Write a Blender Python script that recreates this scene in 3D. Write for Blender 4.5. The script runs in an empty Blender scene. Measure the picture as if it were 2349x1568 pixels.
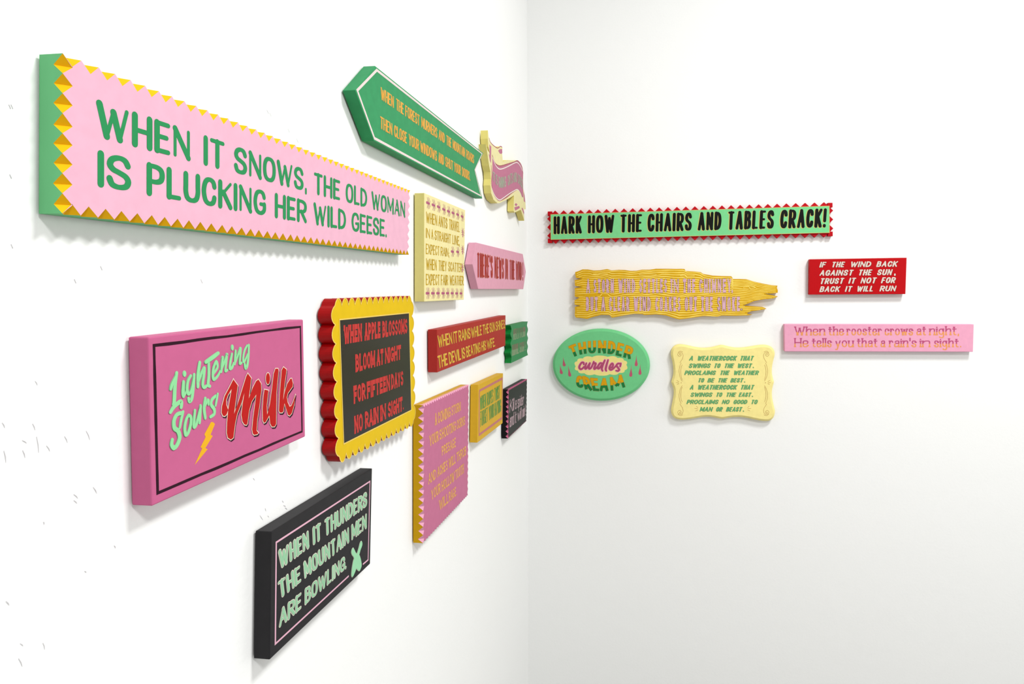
import bpy, math, random
from mathutils import Vector, Matrix
random.seed(7)
C = bpy.context.scene.collection
sc = bpy.context.scene

# ------------------------------------------------------------------ camera, world, lights
FPX, PX0, PY0 = 1378.0, 1323.5, 660.0          # focal length and principal point in pixels of the 2349x1568 frame
YAW, ROLL = math.radians(7.26), math.radians(-0.11)
CAM = Vector((0.40, -1.8854, 1.55))
cd = bpy.data.cameras.new('camera'); cam = bpy.data.objects.new('camera', cd); C.objects.link(cam)
cam.rotation_mode = 'QUATERNION'
_f = Vector((-math.sin(YAW), math.cos(YAW), 0)); _r0 = Vector((math.cos(YAW), math.sin(YAW), 0)); _u0 = _r0.cross(_f)
CR = math.cos(ROLL)*_r0 + math.sin(ROLL)*_u0; CU = -math.sin(ROLL)*_r0 + math.cos(ROLL)*_u0; CF = _f
cam.matrix_world = Matrix.Translation(CAM) @ Matrix((CR, CU, -CF)).transposed().to_4x4()
cd.sensor_fit = 'HORIZONTAL'; cd.sensor_width = 36.0; cd.lens = 36.0*FPX/2349
cd.shift_x = -(PX0-1174.5)/2349; cd.shift_y = (PY0-784)/2349
cd.clip_start = 0.02
sc.camera = cam

w = bpy.data.worlds.new('world'); sc.world = w; w.use_nodes = True
w.node_tree.nodes['Background'].inputs[0].default_value = (1.0, 1.0, 0.985, 1)
w.node_tree.nodes['Background'].inputs[1].default_value = 0.35

def area(name, loc, target, sx, sy, power, col=(1, 1, 1)):
    l = bpy.data.lights.new(name, 'AREA'); l.shape = 'RECTANGLE'; l.size = sx; l.size_y = sy; l.energy = power; l.color = col
    o = bpy.data.objects.new(name, l); C.objects.link(o); o.location = loc
    o.rotation_euler = (Vector(target)-Vector(loc)).to_track_quat('-Z', 'Y').to_euler()
    return o
area('ceiling_lamp', (1.5, -1.3, 3.1), (1.5, -1.3, 0), 0.40, 0.40, 46, (1, 1, 0.99))
area('ceiling_lamp', (1.7, -2.9, 3.1), (1.7, -2.9, 0), 0.40, 0.40, 50, (1, 1, 0.99))
area('window_light', (4.4, -1.9, 1.9), (0.0, -1.2, 1.7), 1.6, 1.6, 36, (1, 1, 0.99))
sc.view_settings.view_transform = 'Standard'; sc.view_settings.look = 'None'
sc.view_settings.gamma = 1; sc.view_settings.use_curve_mapping = False
sc.view_settings.exposure = 0.05
sc.cycles.max_bounces = 8; sc.cycles.diffuse_bounces = 5

# ------------------------------------------------------------------ materials
def lin(c):
    return tuple((v/255/12.92) if v/255 <= .04045 else ((v/255+.055)/1.055)**2.4 for v in c)
MATS = {}
LIT_L, LIT_R = 1.36, 1.10
def paint(name, rgb, lit=1.0, rough=0.55, grain=0.03, bump=0.0, scale=90, stretch=(1, 1, 1)):
    """brushed paint: a base colour with faint brush variation"""
    if name in MATS: return MATS[name]
    m = bpy.data.materials.new(name); m.use_nodes = True; nt = m.node_tree; b = nt.nodes['Principled BSDF']
    col = tuple(min(v/lit, .92) for v in lin(rgb))
    b.inputs['Roughness'].default_value = rough
    b.inputs['Specular IOR Level'].default_value = 0.12
    tc = nt.nodes.new('ShaderNodeTexCoord'); mp = nt.nodes.new('ShaderNodeMapping'); mp.inputs['Scale'].default_value = stretch
    n = nt.nodes.new('ShaderNodeTexNoise'); n.inputs['Scale'].default_value = scale; n.inputs['Detail'].default_value = 5
    nt.links.new(tc.outputs['Object'], mp.inputs[0]); nt.links.new(mp.outputs[0], n.inputs['Vector'])
    r = nt.nodes.new('ShaderNodeValToRGB')
    r.color_ramp.elements[0].position = .3; r.color_ramp.elements[1].position = .7
    r.color_ramp.elements[0].color = (*[v*(1-grain) for v in col], 1); r.color_ramp.elements[1].color = (*[min(1, v*(1+grain)) for v in col], 1)
    nt.links.new(n.outputs[0], r.inputs[0]); nt.links.new(r.outputs[0], b.inputs['Base Color'])
    if bump:
        bp = nt.nodes.new('ShaderNodeBump'); bp.inputs['Strength'].default_value = bump; bp.inputs['Distance'].default_value = .001
        nt.links.new(n.outputs[0], bp.inputs['Height']); nt.links.new(bp.outputs[0], b.inputs['Normal'])
    MATS[name] = m; return m
def plaster(name, rgb):
    m = bpy.data.materials.new(name); m.use_nodes = True; nt = m.node_tree; b = nt.nodes['Principled BSDF']
    b.inputs['Base Color'].default_value = (*rgb, 1); b.inputs['Roughness'].default_value = .8; b.inputs['Specular IOR Level'].default_value = .15
    tc = nt.nodes.new('ShaderNodeTexCoord')
    n = nt.nodes.new('ShaderNodeTexNoise'); n.inputs['Scale'].default_value = 140; n.inputs['Detail'].default_value = 6
    n2 = nt.nodes.new('ShaderNodeTexNoise'); n2.inputs['Scale'].default_value = 9; n2.inputs['Detail'].default_value = 3
    for k in (n, n2): nt.links.new(tc.outputs['Object'], k.inputs['Vector'])
    a = nt.nodes.new('ShaderNodeMath'); a.operation = 'MULTIPLY_ADD'; a.inputs[1].default_value = 3.0
    nt.links.new(n2.outputs[0], a.inputs[0]); nt.links.new(n.outputs[0], a.inputs[2])
    bp = nt.nodes.new('ShaderNodeBump'); bp.inputs['Strength'].default_value = .22; bp.inputs['Distance'].default_value = .0012
    nt.links.new(a.outputs[0], bp.inputs['Height']); nt.links.new(bp.outputs[0], b.inputs['Normal'])
    return m

# ------------------------------------------------------------------ measuring helpers: a point of the photo on a wall-parallel plane
T = 0.0195                                       # every sign is cut from 19.5 mm board ...
GAP = 0.0022                                     # ... and hangs a little off the wall on a cleat
class Plane:
    """plane parallel to one wall, d metres in front of it; u runs along the wall to the right, v up"""
    def __init__(s, side, d): s.side, s.d = side, d
    def uv(s, px, py):
        r = CR*((px-PX0)/FPX) - CU*((py-PY0)/FPX) + CF
        if s.side == 'L': t = (s.d-CAM.x)/r.x; p = CAM+r*t; return Vector((p.y, p.z))
        t = (-s.d-CAM.y)/r.y; p = CAM+r*t; return Vector((p.x, p.z))
    def w(s, q, e=0.0):
        return Vector((s.d+e, q[0], q[1])) if s.side == 'L' else Vector((q[0], -s.d-e, q[1]))
def zoom(x0, y0, x1, y1, wpx):
    k = (x1-x0)/wpx
    return lambda x, y: (x0+k*x, y0+k*y)

# ------------------------------------------------------------------ mesh builder
class MB:
    def __init__(s): s.v, s.f, s.m, s.j = [], [], [], 0
    def poly(s, pts, m=0):
        i = len(s.v); s.v += [Vector(p) for p in pts]; s.f.append(list(range(i, i+len(pts)))); s.m.append(m)
    def build(s, name, mats, parent=None, smooth=False, bevel=0):
        me = bpy.data.meshes.new(name); o = bpy.data.objects.new(name, me); C.objects.link(o)
        off = parent['_org'] if parent else Vector((0, 0, 0))
        off = Vector(off)
        me.from_pydata([tuple(p-off) for p in s.v], [], s.f)
        for mm in (mats if isinstance(mats, (list, tuple)) else [mats]): me.materials.append(mm)
        for p, k in zip(me.polygons, s.m): p.material_index = k; p.use_smooth = smooth
        if parent: o.parent = parent
        import bmesh
        bm = bmesh.new(); bm.from_mesh(me); bmesh.ops.remove_doubles(bm, verts=bm.verts, dist=1e-7); bm.to_mesh(me); bm.free()
        if bevel:
            b = o.modifiers.new('bevel', 'BEVEL'); b.width = bevel; b.segments = 2; b.limit_method = 'ANGLE'; b.angle_limit = math.radians(50)
        return o
    # -- flat shapes on a plane
    def flat(s, P, uvs, e, m=0):
        a = sum(uvs[i][0]*uvs[(i+1) % len(uvs)][1]-uvs[(i+1) % len(uvs)][0]*uvs[i][1] for i in range(len(uvs)))
        if a < 0: uvs = uvs[::-1]
        s.poly([P.w(q, e) for q in uvs], m)
    def prism(s, P, uvs, d0, d1, mf=0, ms=0, back=True):
        """board: uv outline extruded from depth d0 to d1 (measured from the wall)"""
        a = sum(uvs[i][0]*uvs[(i+1) % len(uvs)][1]-uvs[(i+1) % len(uvs)][0]*uvs[i][1] for i in range(len(uvs)))
        if a < 0: uvs = uvs[::-1]
        e0, e1 = d0-P.d, d1-P.d
        s.poly([P.w(q, e1) for q in uvs], mf)
        if back: s.poly([P.w(q, e0) for q in uvs[::-1]], ms)
        for i in range(len(uvs)):
            a, b = uvs[i], uvs[(i+1) % len(uvs)]
            s.poly([P.w(a, e0), P.w(b, e0), P.w(b, e1), P.w(a, e1)], ms)
    def ribbon(s, P, pts, wd, e, m=0, caps='round', closed=False, thick=False):
        """painted stroke: pts uv list, wd one width or one per point"""
        pts = [Vector(p) for p in pts]; q = [pts[0]]; ws = [wd[0] if isinstance(wd, (list, tuple)) else wd]
        for i in range(1, len(pts)):
            if (pts[i]-q[-1]).length > 1e-7: q.append(pts[i]); ws.append(wd[i] if isinstance(wd, (list, tuple)) else wd)
        if closed and (q[0]-q[-1]).length < 1e-7: q.pop(); ws.pop()
        n = len(q)
        if n < 2: return
        s.j += 1; e = e+((s.j % 5)*7e-5 if thick else (s.j % 12)*1.6e-5); RS = min(2.5e-6, 6.8e-5/n) if thick else 1.5e-5/max(n, 4)   # overlapping strokes lie on each other like real paint
        def nrm(a, b):
            d = (b-a).normalized(); return Vector((-d.y, d.x))
        offs = []
        for i in range(n):
            if closed: n0, n1 = nrm(q[i-1], q[i]), nrm(q[i], q[(i+1) % n])
            else:
                n0 = nrm(q[i-1], q[i]) if i else nrm(q[0], q[1]); n1 = nrm(q[i], q[i+1]) if i < n-1 else n0
            t = n0+n1
            if t.length < .5:
                mv = n0
            else:
                t.normalize(); mv = t*min(1/max(t.dot(n0), .3), 1.9)
            offs.append(mv*ws[i]/2)
        for i in range(n if closed else n-1):
            k = (i+1) % n
            h = e+i*RS
            s.poly([P.w(q[i]-offs[i], h), P.w(q[k]-offs[k], h), P.w(q[k]+offs[k], h), P.w(q[i]+offs[i], h)], m)
        if caps == 'round' and not closed:
            for i, k in ((0, 1), (n-1, n-2)):
                d = (q[i]-q[k]).normalized(); nn = Vector((-d.y, d.x)); r = ws[i]/2
                h = e+(0 if i == 0 else (n-2)*RS)
                s.poly([P.w(q[i]+(nn*math.cos(a)+d*math.sin(a))*r, h) for a in [math.pi*j/6 for j in range(7)]][::-1], m)
    def disk(s, P, c, rx, ry, e, m=0, n=20):
        s.poly([P.w((c[0]+rx*math.cos(2*math.pi*i/n), c[1]+ry*math.sin(2*math.pi*i/n)), e) for i in range(n)], m)

def chaikin(p, closed=False, it=3):
    p = [Vector(q) for q in p]
    for _ in range(it):
        o = []
        n = len(p)
        if not closed: o.append(p[0])
        for i in range(n if closed else n-1):
            a, b = p[i], p[(i+1) % n]
            o += [a*.75+b*.25, a*.25+b*.75]
        if not closed: o.append(p[-1])
        p = o
    return p
def spline(p, closed=False, k=5):
    """Catmull-Rom through the points"""
    p = [Vector(q) for q in p]; n = len(p); o = []
    for i in range(n if closed else n-1):
        if closed: a, b, c, d = p[i-1], p[i], p[(i+1) % n], p[(i+2) % n]
        else: a, b, c, d = p[max(i-1, 0)], p[i], p[i+1], p[min(i+2, n-1)]
        for j in range(k):
            t = j/k
            o.append(.5*((2*b)+(c-a)*t+(2*a-5*b+4*c-d)*t*t+(3*b-a-3*c+d)*t*t*t))
    if not closed: o.append(p[-1])
    return o
def lerp(a, b, t): return a+(b-a)*t
def inset(pts, d):
    """smooth outline moved inwards by d"""
    n = len(pts); o = []
    a = sum(pts[i][0]*pts[(i+1) % n][1]-pts[(i+1) % n][0]*pts[i][1] for i in range(n)); sg = 1 if a > 0 else -1
    for i in range(n):
        t = (pts[(i+1) % n]-pts[i-1]).normalized(); o.append(pts[i]+Vector((-t.y, t.x))*d*sg)
    return o

# ------------------------------------------------------------------ brush alphabet: strokes in a 1 x 1 cell; l straight, c rounded; t thin stroke
G = {}
def glyph(ch, wd, spec):
    st = []
    for part in spec.split('|'):
        tk = part.split(); kind = tk[0]
        pts = [tuple(float(v) for v in t.split(',')) for t in tk[1:]]
        st.append((kind, pts))
    G[ch] = (wd, st)
for ln in '''A .85;lt 0,0 .5,1|l .5,1 1,0|lh .18,.32 .82,.32
B .72;l 0,0 0,1|s 0,1 .5,1 .82,.92 .9,.76 .78,.6 .45,.54 0,.54|s .4,.54 .85,.47 1,.28 .88,.08 .5,0 0,0
C .74;s .97,.74 .86,.92 .52,1 .16,.88 .0,.5 .16,.12 .52,0 .86,.08 .97,.27
D .78;l 0,0 0,1|s 0,1 .45,.98 .83,.84 1,.5 .83,.16 .45,.02 0,0
E .62;l 0,1 0,0|lh 0,1 1,1|lh 0,.52 .85,.52|lh 0,0 1,0
F .6;l 0,1 0,0|lh 0,1 1,1|lh 0,.5 .85,.5
G .8;s .97,.76 .84,.93 .52,1 .16,.88 .0,.5 .16,.12 .52,0 .84,.06 1,.2 1,.42|lh .58,.42 1,.42
H .75;l 0,0 0,1|l 1,0 1,1|lh 0,.5 1,.5
I 0;l 0,0 0,1
J .5;c 1,1 1,.4 1,-.02 .4,0 0,.0 0,.25
K .75;l 0,0 0,1|lt 1,1 .05,.42|l .3,.6 1,0
L .6;l 0,1 0,0|lh 0,0 1,0
M 1;lt 0,0 0,1|l 0,1 .5,.2|lt .5,.2 1,1|l 1,1 1,0
N .8;lt 0,0 0,1|l 0,1 1,0|lt 1,0 1,1
O .82;o 0,0 0,1 1,1 1,0
P .7;l 0,0 0,1|s 0,1 .55,.99 .9,.9 1,.72 .9,.53 .55,.44 0,.44
Q .8;o 0,0 0,1 1,1 1,0|l .6,.25 1,0
R .75;l 0,0 0,1|s 0,1 .55,.99 .9,.9 1,.73 .9,.55 .55,.46 0,.46|l .42,.46 1,0
S .72;s .96,.79 .8,.95 .48,1 .14,.91 .02,.73 .18,.58 .5,.5 .84,.4 .98,.24 .85,.06 .48,0 .14,.06 0,.24
T .75;lh 0,1 1,1|l .5,1 .5,0
U .76;s 0,1 0,.6 .0,.32 .14,.08 .5,0 .86,.08 1,.32 1,.6 1,1
V .85;l 0,1 .5,0|lt .5,0 1,1
W 1.25;l 0,1 .26,0|lt .26,0 .5,.85|l .5,.85 .74,0|lt .74,0 1,1
X .8;l 0,1 1,0|lt 0,0 1,1
Y .8;l 0,1 .5,.45|lt 1,1 .5,.45|l .5,.45 .5,0
Z .8;lh 0,1 1,1|l 1,1 0,0|lh 0,0 1,0
a .6;c .05,.45 .3,.62 1,.62 1,.35 1,.0|c 1,.35 0,.38 -.05,.0 .5,.0 1,.12
c .55;c 1,.46 .9,.62 0,.62 0,.3 0,0 .9,-.02 1,.14
d .62;o 0,0 0,.6 1,.6 1,0|l 1,1 1,0
e .58;c 0,.3 1,.3 1,.62 0,.62 0,.3 0,-.02 .9,-.02 1,.13
g .6;o 0,.05 0,.6 .9,.6 .9,.05|c .9,.6 1,.2 1,-.3 .3,-.33 0,-.2
h .62;l 0,0 0,1|c 0,.4 .3,.62 1,.64 1,.3 1,0
i 0;l 0,0 0,.6|l 0,.86 0,.92
k .6;l 0,0 0,1|l 1,.6 .05,.26|l .3,.36 1,0
l 0;l 0,0 0,1
n .62;l 0,0 0,.6|c 0,.4 .3,.62 1,.64 1,.3 1,0
o .6;o 0,0 0,.62 1,.62 1,0
p .62;l 0,-.35 0,.6|o 0,0 0,.6 1,.6 1,0
r .42;l 0,0 0,.6|c 0,.4 .3,.6 .7,.64 1,.52
s .5;c 1,.47 .9,.62 0,.63 0,.33 1,.3 1,-.02 .1,-.02 0,.13
t .4;c .4,.9 .4,.3 .4,0 1,0|lh 0,.6 1,.6
u .62;c 0,.6 0,.3 0,-.03 .7,-.02 1,.2|l 1,.6 1,0
w .95;l 0,.6 .26,0|l .26,0 .5,.55|l .5,.55 .74,0|l .74,0 1,.6
y .62;l 0,.6 .5,0|c 1,.6 .5,0 .35,-.33 0,-.3
! .0;l 0,1 0,.32|l 0,.0 0,.05
. .0;l 0,.0 0,.03
, .0;l 0,.06 -.03,-.13
' .0;l 0,1 0,.8
; .0;l 0,.06 -.03,-.13|l 0,.4 0,.44'''.split('\n'):
    h, sp = ln.split(';', 1) if not ln.startswith(';') else (ln[:4], ln[5:])
    if ln.startswith('; '): h, sp = '; .0', ln[5:]
    ch, wd = h.split(' '); glyph(ch, float(wd), sp)

def word(mb, fmap, text, u0, u1, style, e=0.0002, m=0, grow=0.0, shift=(0, 0)):
    """paint one word into the cell u0..u1 of the line map fmap(u, v) -> uv on the plane.
    style: W stem width / cap height, hz horizontal factor, thin, serif, slant, caps, split (two tones), gap"""
    P = fmap.P
    H = (fmap(.5*(u0+u1), 1)-fmap(.5*(u0+u1), 0)).length
    Lw = (fmap(u1, 0)-fmap(u0, 0)).length
    W = style.get('W', .16); hz = style.get('hz', .8); thin = style.get('thin', 1.0); gap = style.get('gap', .07); slant = style.get('slant', 0.0)
    serif = style.get('serif', 0.0); caps = style.get('caps', 'round'); split = style.get('split'); xh = style.get('xh')
    n = len(text); tot = sum(G[c][0] for c in text)
    slant = 0 if text in '.,;!' else slant
    LwH = Lw/H-slant
    k = (LwH-n*W-(n-1)*gap-(2*serif*n if serif else 0))/max(tot, .01)
    kmin = style.get('kmin', .26)
    if tot > .01 and k < kmin:                     # crowded word: thinner strokes and gaps
        f = max(.2, (LwH-kmin*tot)/(n*W+(n-1)*gap+2*serif*n)); W *= f; gap *= f; serif *= f; k = (LwH-n*W-(n-1)*gap-2*serif*n)/max(tot, .01)
    if tot <= .01: k = 1; W = min(W, LwH/max(n, 1)) if n == 1 else W
    x = W/2+serif
    du = (u1-u0)/(Lw/H)
    Wy = W*hz
    for c in text:
        gw, st = G[c]
        def tr(p, x=x, gw=gw, c=c):
            vy = p[1]
            if xh and c.islower(): vy = vy*xh/.6 if vy <= .6 else xh+(vy-.6)*(1-xh)/.4
            vv = Wy/2+vy*(1-Wy) if caps != 'round' else W*.42+vy*(1-W*.84)
            xx = x+p[0]*gw*k+slant*vv
            return fmap(u0+(xx+shift[0])*du, vv+shift[1])
        for kind, pts in st:
            closed = kind == 'o'
            if kind[0] in 'co':
                pp = [tuple(q) for q in chaikin(pts, closed, 3)]
            elif kind[0] == 's':
                pp = [tuple(q) for q in spline(pts, False, 4)]
            else:
                pp = pts
                if split is not None or fmap.curved:
                    pp = []
                    for a, b in zip(pts[:-1], pts[1:]):
                        ns = 8
                        pp += [(a[0]+(b[0]-a[0])*j/ns, a[1]+(b[1]-a[1])*j/ns) for j in range(ns)]
                    pp.append(pts[-1])
            if caps == 'flat' and not closed and c not in '.,;!' and not (kind[0] in 'cs' and c in 'SCGacesg'):
                pp = [tuple(t) for t in pp]; sx = max(gw*k, 1e-3)
                for i0, i1 in ((0, 1), (-1, -2)):
                    a, b = pp[i0], pp[i1]; dx, dy = (a[0]-b[0])*sx, (a[1]-b[1]); l = math.hypot(dx, dy) or 1
                    ex = (abs(dx)*W+abs(dy)*Wy)/l/2*.98
                    if min(abs(dx), abs(dy)) > .2*max(abs(dx), abs(dy)) and kind[0] == 'l': ex *= .7 if not .02 < a[1] < .98 else 0
                    pp[i0] = (a[0]+dx/l*ex/sx, a[1]+dy/l*ex/(1-Wy))
            base = W*(thin if 't' in kind else 1)*H
            ws = []
            for i in range(len(pp)):
                a, b = pp[max(i-1, 0)], pp[min(i+1, len(pp)-1)]
                if closed: a, b = pp[i-1], pp[(i+1) % len(pp)]
                dx, dy = abs(b[0]-a[0])*max(gw*k, .01), abs(b[1]-a[1]); l = math.hypot(dx, dy) or 1
                ws.append(base*(hz+(1-hz)*(dy/l))+grow*H*2)
            q = [tr(p) for p in pp]
            cp = 'round' if c in ".,;'!" else caps
            if split is None:
                mb.ribbon(P, q, ws, e, m, cp, closed)
            else:
                run = []; cur = None
                seq = list(range(len(pp)))+([0] if closed else [])
                for i0, i1 in zip(seq[:-1], seq[1:]):
                    mm = m if .5*(pp[i0][1]+pp[i1][1]) > split else m+1
                    if mm != cur:
                        if run: mb.ribbon(P, [q[j] for j in run], [ws[j] for j in run], e, cur, cp)
                        run, cur = [i0], mm
                    run.append(i1)
                if run: mb.ribbon(P, [q[j] for j in run], [ws[j] for j in run], e, cur, cp)
            if serif and (c in style.get('only', c)) and kind[0] in 'lcs' and not closed and c not in ".,;'!":
                for a, b in ((pts[0], pts[1]), (pts[-1], pts[-2])):
                    if abs(a[1]-b[1]) > .12 and abs(a[0]-b[0]) < .75*abs(a[1]-b[1]):
                        mm = m if (split is None or a[1] > split) else m+1
                        hw = (W/2+serif)/max(gw*k, 1e-3) if gw else 0
                        if gw: l0, l1 = (a[0]-hw, a[1]), (a[0]+hw, a[1])
                        p0 = tr(a); ax = (fmap(u0+du, .5)-fmap(u0, .5)).normalized()
                        mb.ribbon(P, [p0-ax*(W/2+serif)*H, p0+ax*(W/2+serif)*H], style.get('sw', W*hz)*H+grow*2*H, e, mm, 'flat')
        x += gw*k+W+gap+2*serif

class Line:
    """text line between two photo edges: tl, tr of the capitals, bl, br of the baseline; u is the photo x of the baseline"""
    curved = False
    def __init__(s, P, Z, tl, tr, br, bl):
        s.P = P; s.t0, s.t1, s.b1, s.b0 = [P.uv(*Z(*q)) for q in (tl, tr, br, bl)]
        s.Z = Z; s.bl, s.br = bl, br
    def U(s, x):                                   # photo x -> fraction of the real baseline
        y = s.bl[1]+(s.br[1]-s.bl[1])*(x-s.bl[0])/(s.br[0]-s.bl[0])
        q = s.P.uv(*s.Z(x, y)); d = s.b1-s.b0
        return (q-s.b0).dot(d)/d.dot(d)
    def __call__(s, u, v): return lerp(lerp(s.b0, s.b1, u), lerp(s.t0, s.t1, u), v)
class Curve:
    """text along two curves given as photo polylines (top and base)"""
    curved = True
    def __init__(s, P, Z, top, base):
        s.P = P; s.t = spline([P.uv(*Z(*q)) for q in top], k=8); s.b = spline([P.uv(*Z(*q)) for q in base], k=8)
    def at(s, c, u):
        x = u*(len(c)-1); i = min(max(int(x), 0), len(c)-2); return lerp(c[i], c[i+1], x-i)
    def __call__(s, u, v): return lerp(s.at(s.b, u), s.at(s.t, u), v)
    def U(s, x): return x

LET = 0.00013                                    # thickness of the paint film above the board
def line(parent, P, Z, corners, words, style, mats, layers=None, name='lettering'):
    """one painted line of text, one mesh. layers: list of (grow, shift, material index), bottom to top"""
    mb = MB(); L = Line(P, Z, *corners)
    for j, (g, sh, mi) in enumerate(layers or [(0, (0, 0), 0)]):
        for t, a, b in words: word(mb, L, t, L.U(a), L.U(b), style, LET+j*2e-4, mi, g, sh)
    return mb.build(name, mats, parent)

def sign(name, label, cat, P, px):
    """Empty on the wall behind the middle of the sign"""
    q = P.uv(*px); o = bpy.data.objects.new(name, None); C.objects.link(o)
    o.location = P.w(q, -P.d); o['_org'] = list(o.location); o['label'] = label; o['category'] = cat; o['group'] = 'painted proverb signs'
    o.empty_display_size = .05
    mb = MB(); r = .009; mb.prism(P, [q+Vector(c) for c in ((-r, -r), (r, -r), (r, r), (-r, r))], 0, GAP+.004); mb.build('hanging_cleat', paint('cleat_wood', (190, 160, 120)), o)
    return o
def strip(parent, P, Z, pts, wd, mat, name, closed=False, e=LET, caps='flat'):
    mb = MB(); mb.ribbon(P, [P.uv(*Z(*q)) for q in pts], wd, e, 0, caps, closed); return mb.build(name, mat, parent)
ID = lambda x, y: (x, y)

# ------------------------------------------------------------------ the room
def box_wall(name, pts, mat):
    mb = MB()
    lo = [min(p[i] for p in pts) for i in range(3)]; hi = [max(p[i] for p in pts) for i in range(3)]
    x0, y0, z0 = lo; x1, y1, z1 = hi
    v = [Vector((x, y, z)) for x in (x0, x1) for y in (y0, y1) for z in (z0, z1)]
    for f in ((0, 1, 3, 2), (4, 6, 7, 5), (0, 4, 5, 1), (2, 3, 7, 6), (0, 2, 6, 4), (1, 5, 7, 3)): mb.poly([v[i] for i in f])
    o = mb.build(name, mat); o['kind'] = 'structure'; return o
white = plaster('white_plaster', (.835, .838, .826))
wl = box_wall('wall_left', [(-.1, -3.2, 0), (0, .1, 3.2)], white)
wr = box_wall('wall_back', [(0, 0, 0), (4.5, .1, 3.2)], white)
fl = box_wall('floor', [(-.1, -3.2, -.1), (4.5, .1, 0)], paint('grey_floor', (140, 140, 137), rough=.5))

PL = Plane('L', T); PR = Plane('R', T); WALL = Plane('L', 0.0)
# hairline scuffs in the plaster of the left wall
mb = MB()
Zs = zoom(0, 850, 290, 1568, 633)
for x, y, dx, dy in ((175, 52, 10, 20), (10, 260, 12, 25), (162, 265, 12, 32), (322, 328, 14, 32), (112, 398, 12, 38), (110, 348, 22, 14), (368, 618, 20, 20), (368, 648, 16, 16), (465, 582, 18, 32), (216, 755, 2, 15), (28, 1153, 16, 20), (100, 1365, 14, 12), (214, 1362, 8, 32), (92, 1440, 18, 40), (182, 330, 10, 80), (430, 300, 18, 45), (232, 375, 16, 28), (18, 400, 10, 60), (570, 874, 6, 14), (422, 1002, 8, 8)):
    mb.ribbon(WALL, [WALL.uv(*Zs(x+dx*t+3*math.sin(3*t), y+dy*t)) for t in (0, .5, 1)], [.0003, .0005, .0002], .0002)
Zs = zoom(560, 1060, 870, 1530, 1034)
for x, y, dx, dy in ((290, 292, 10, 14), (312, 345, 16, 14), (300, 328, 16, 8), (120, 405, 22, 34), (180, 408, 8, 10), (68, 120, 12, 16), (160, 350, 6, 22)):
    mb.ribbon(WALL, [WALL.uv(*Zs(x+dx*t, y+dy*t)) for t in (0, .5, 1)], [.0003, .0006, .0003], .0002)
for x, y in ((20, 240), (22, 400), (25, 560), (170, 640), (230, 610), (460, 640), (618, 258), (660, 295), (612, 252), (680, 318), (25, 240)):
    mb.ribbon(WALL, [WALL.uv(x, y), WALL.uv(x+4, y+9)], .0004, .0002)
mb.build('scuffs', paint('scuff_grey', (186, 184, 186)), None).parent = wl

# ------------------------------------------------------------------ boards with chip-carved edges
def chip_board(parent, P, corners, counts, fin, sin_, mats):
    """corners TL TR BR BL in the photo; counts per side; mats face, side, chip"""
    q = [P.uv(*c) for c in corners]; cen = sum(q, Vector((0, 0)))/4
    chips, side, fm = MB(), MB(), MB()
    e1 = T-P.d; e0 = GAP-P.d
    nn = []
    for s_ in range(4):
        d = (q[(s_+1) % 4]-q[s_]).normalized(); inn = Vector((d.y, -d.x)); nn.append(inn if inn.dot(cen-q[s_]) > 0 else -inn)
    def corner(i):                                 # inner corner where the two inset lines meet
        n0, n1 = nn[i-1], nn[i]; k = n0.dot(n1); return q[i]+(n0+n1)*(fin/(1+k))
    cor = [corner(i) for i in range(4)]
    fm.flat(P, cor, e1)
    firsts, lasts = [], []
    for s_ in range(4):
        a, b = q[s_], q[(s_+1) % 4]; n = counts[s_]; inn = nn[s_]; Fs = []
        for i in range(n):
            j0, j1 = (random.uniform(-.05, .05), random.uniform(-.06, .06))
            p0, p1 = lerp(a, b, i/n), lerp(a, b, (i+1)/n); mm = lerp(a, b, (i+.5+j0)/n)
            F = mm+inn*fin; Fs.append(F)
            f3, s3 = P.w(F, e1), P.w(mm, e1-sin_*(1+j1))
            a3, b3 = P.w(p0, e1), P.w(p1, e1)
            chips.poly([a3, s3, f3]); chips.poly([f3, s3, b3])
            back = [P.w(p0, e0), P.w(mm, e0), P.w(p1, e0)]
            side.poly([back[0], back[1], s3, a3][::-1]); side.poly([back[1], back[2], b3, s3][::-1])
            if i: fm.flat(P, [Fs[i-1], p0, F], e1)
        firsts.append(Fs[0]); lasts.append(Fs[-1])
    for s_ in range(4): fm.flat(P, [lasts[s_-1], q[s_], firsts[s_], cor[s_]], e1)
    side.poly([P.w(p, e0) for p in q])
    side.build('board', mats[1], parent); fm.build('painted_face', mats[0], parent); chips.build('chip_carved_edge', mats[2], parent)

# 1 ---- long pink sign with yellow notched edges
pk = sign('notched_sign', 'longest pink sign, large green words about snow, yellow notched edges, left wall', 'sign', PL, (500, 330))
chip_board(pk, PL, [(144, 122), (941, 436), (938, 584), (143, 489)], (44, 8, 44, 8), .0068, .0066,
           (paint('pink_face', (248, 190, 212), LIT_L), paint('green_side', (104, 184, 124), LIT_L*.8, grain=.12, scale=30, stretch=(1, 1, .15)), paint('chip_yellow', (244, 186, 14), LIT_L*.85)))
gm = paint('sign_green', (45, 152, 90), LIT_L)
Z1 = zoom(60, 100, 520, 520, 1717)
stp = dict(W=.2, hz=.7, thin=.6, gap=.07)
line(pk, PL, ID, [(220.2, 227.3), (929.1, 463.6), (929.1, 499.4), (220.2, 313)], [('WHEN', 220, 437.5), ('IT', 466.7, 516), ('SNOWS', 536.5, 696.5), (',', 699.5, 703.5), ('THE', 719.4, 780.5), ('OLD', 792.9, 842), ('WOMAN', 852, 929.5)], stp, gm)
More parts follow.
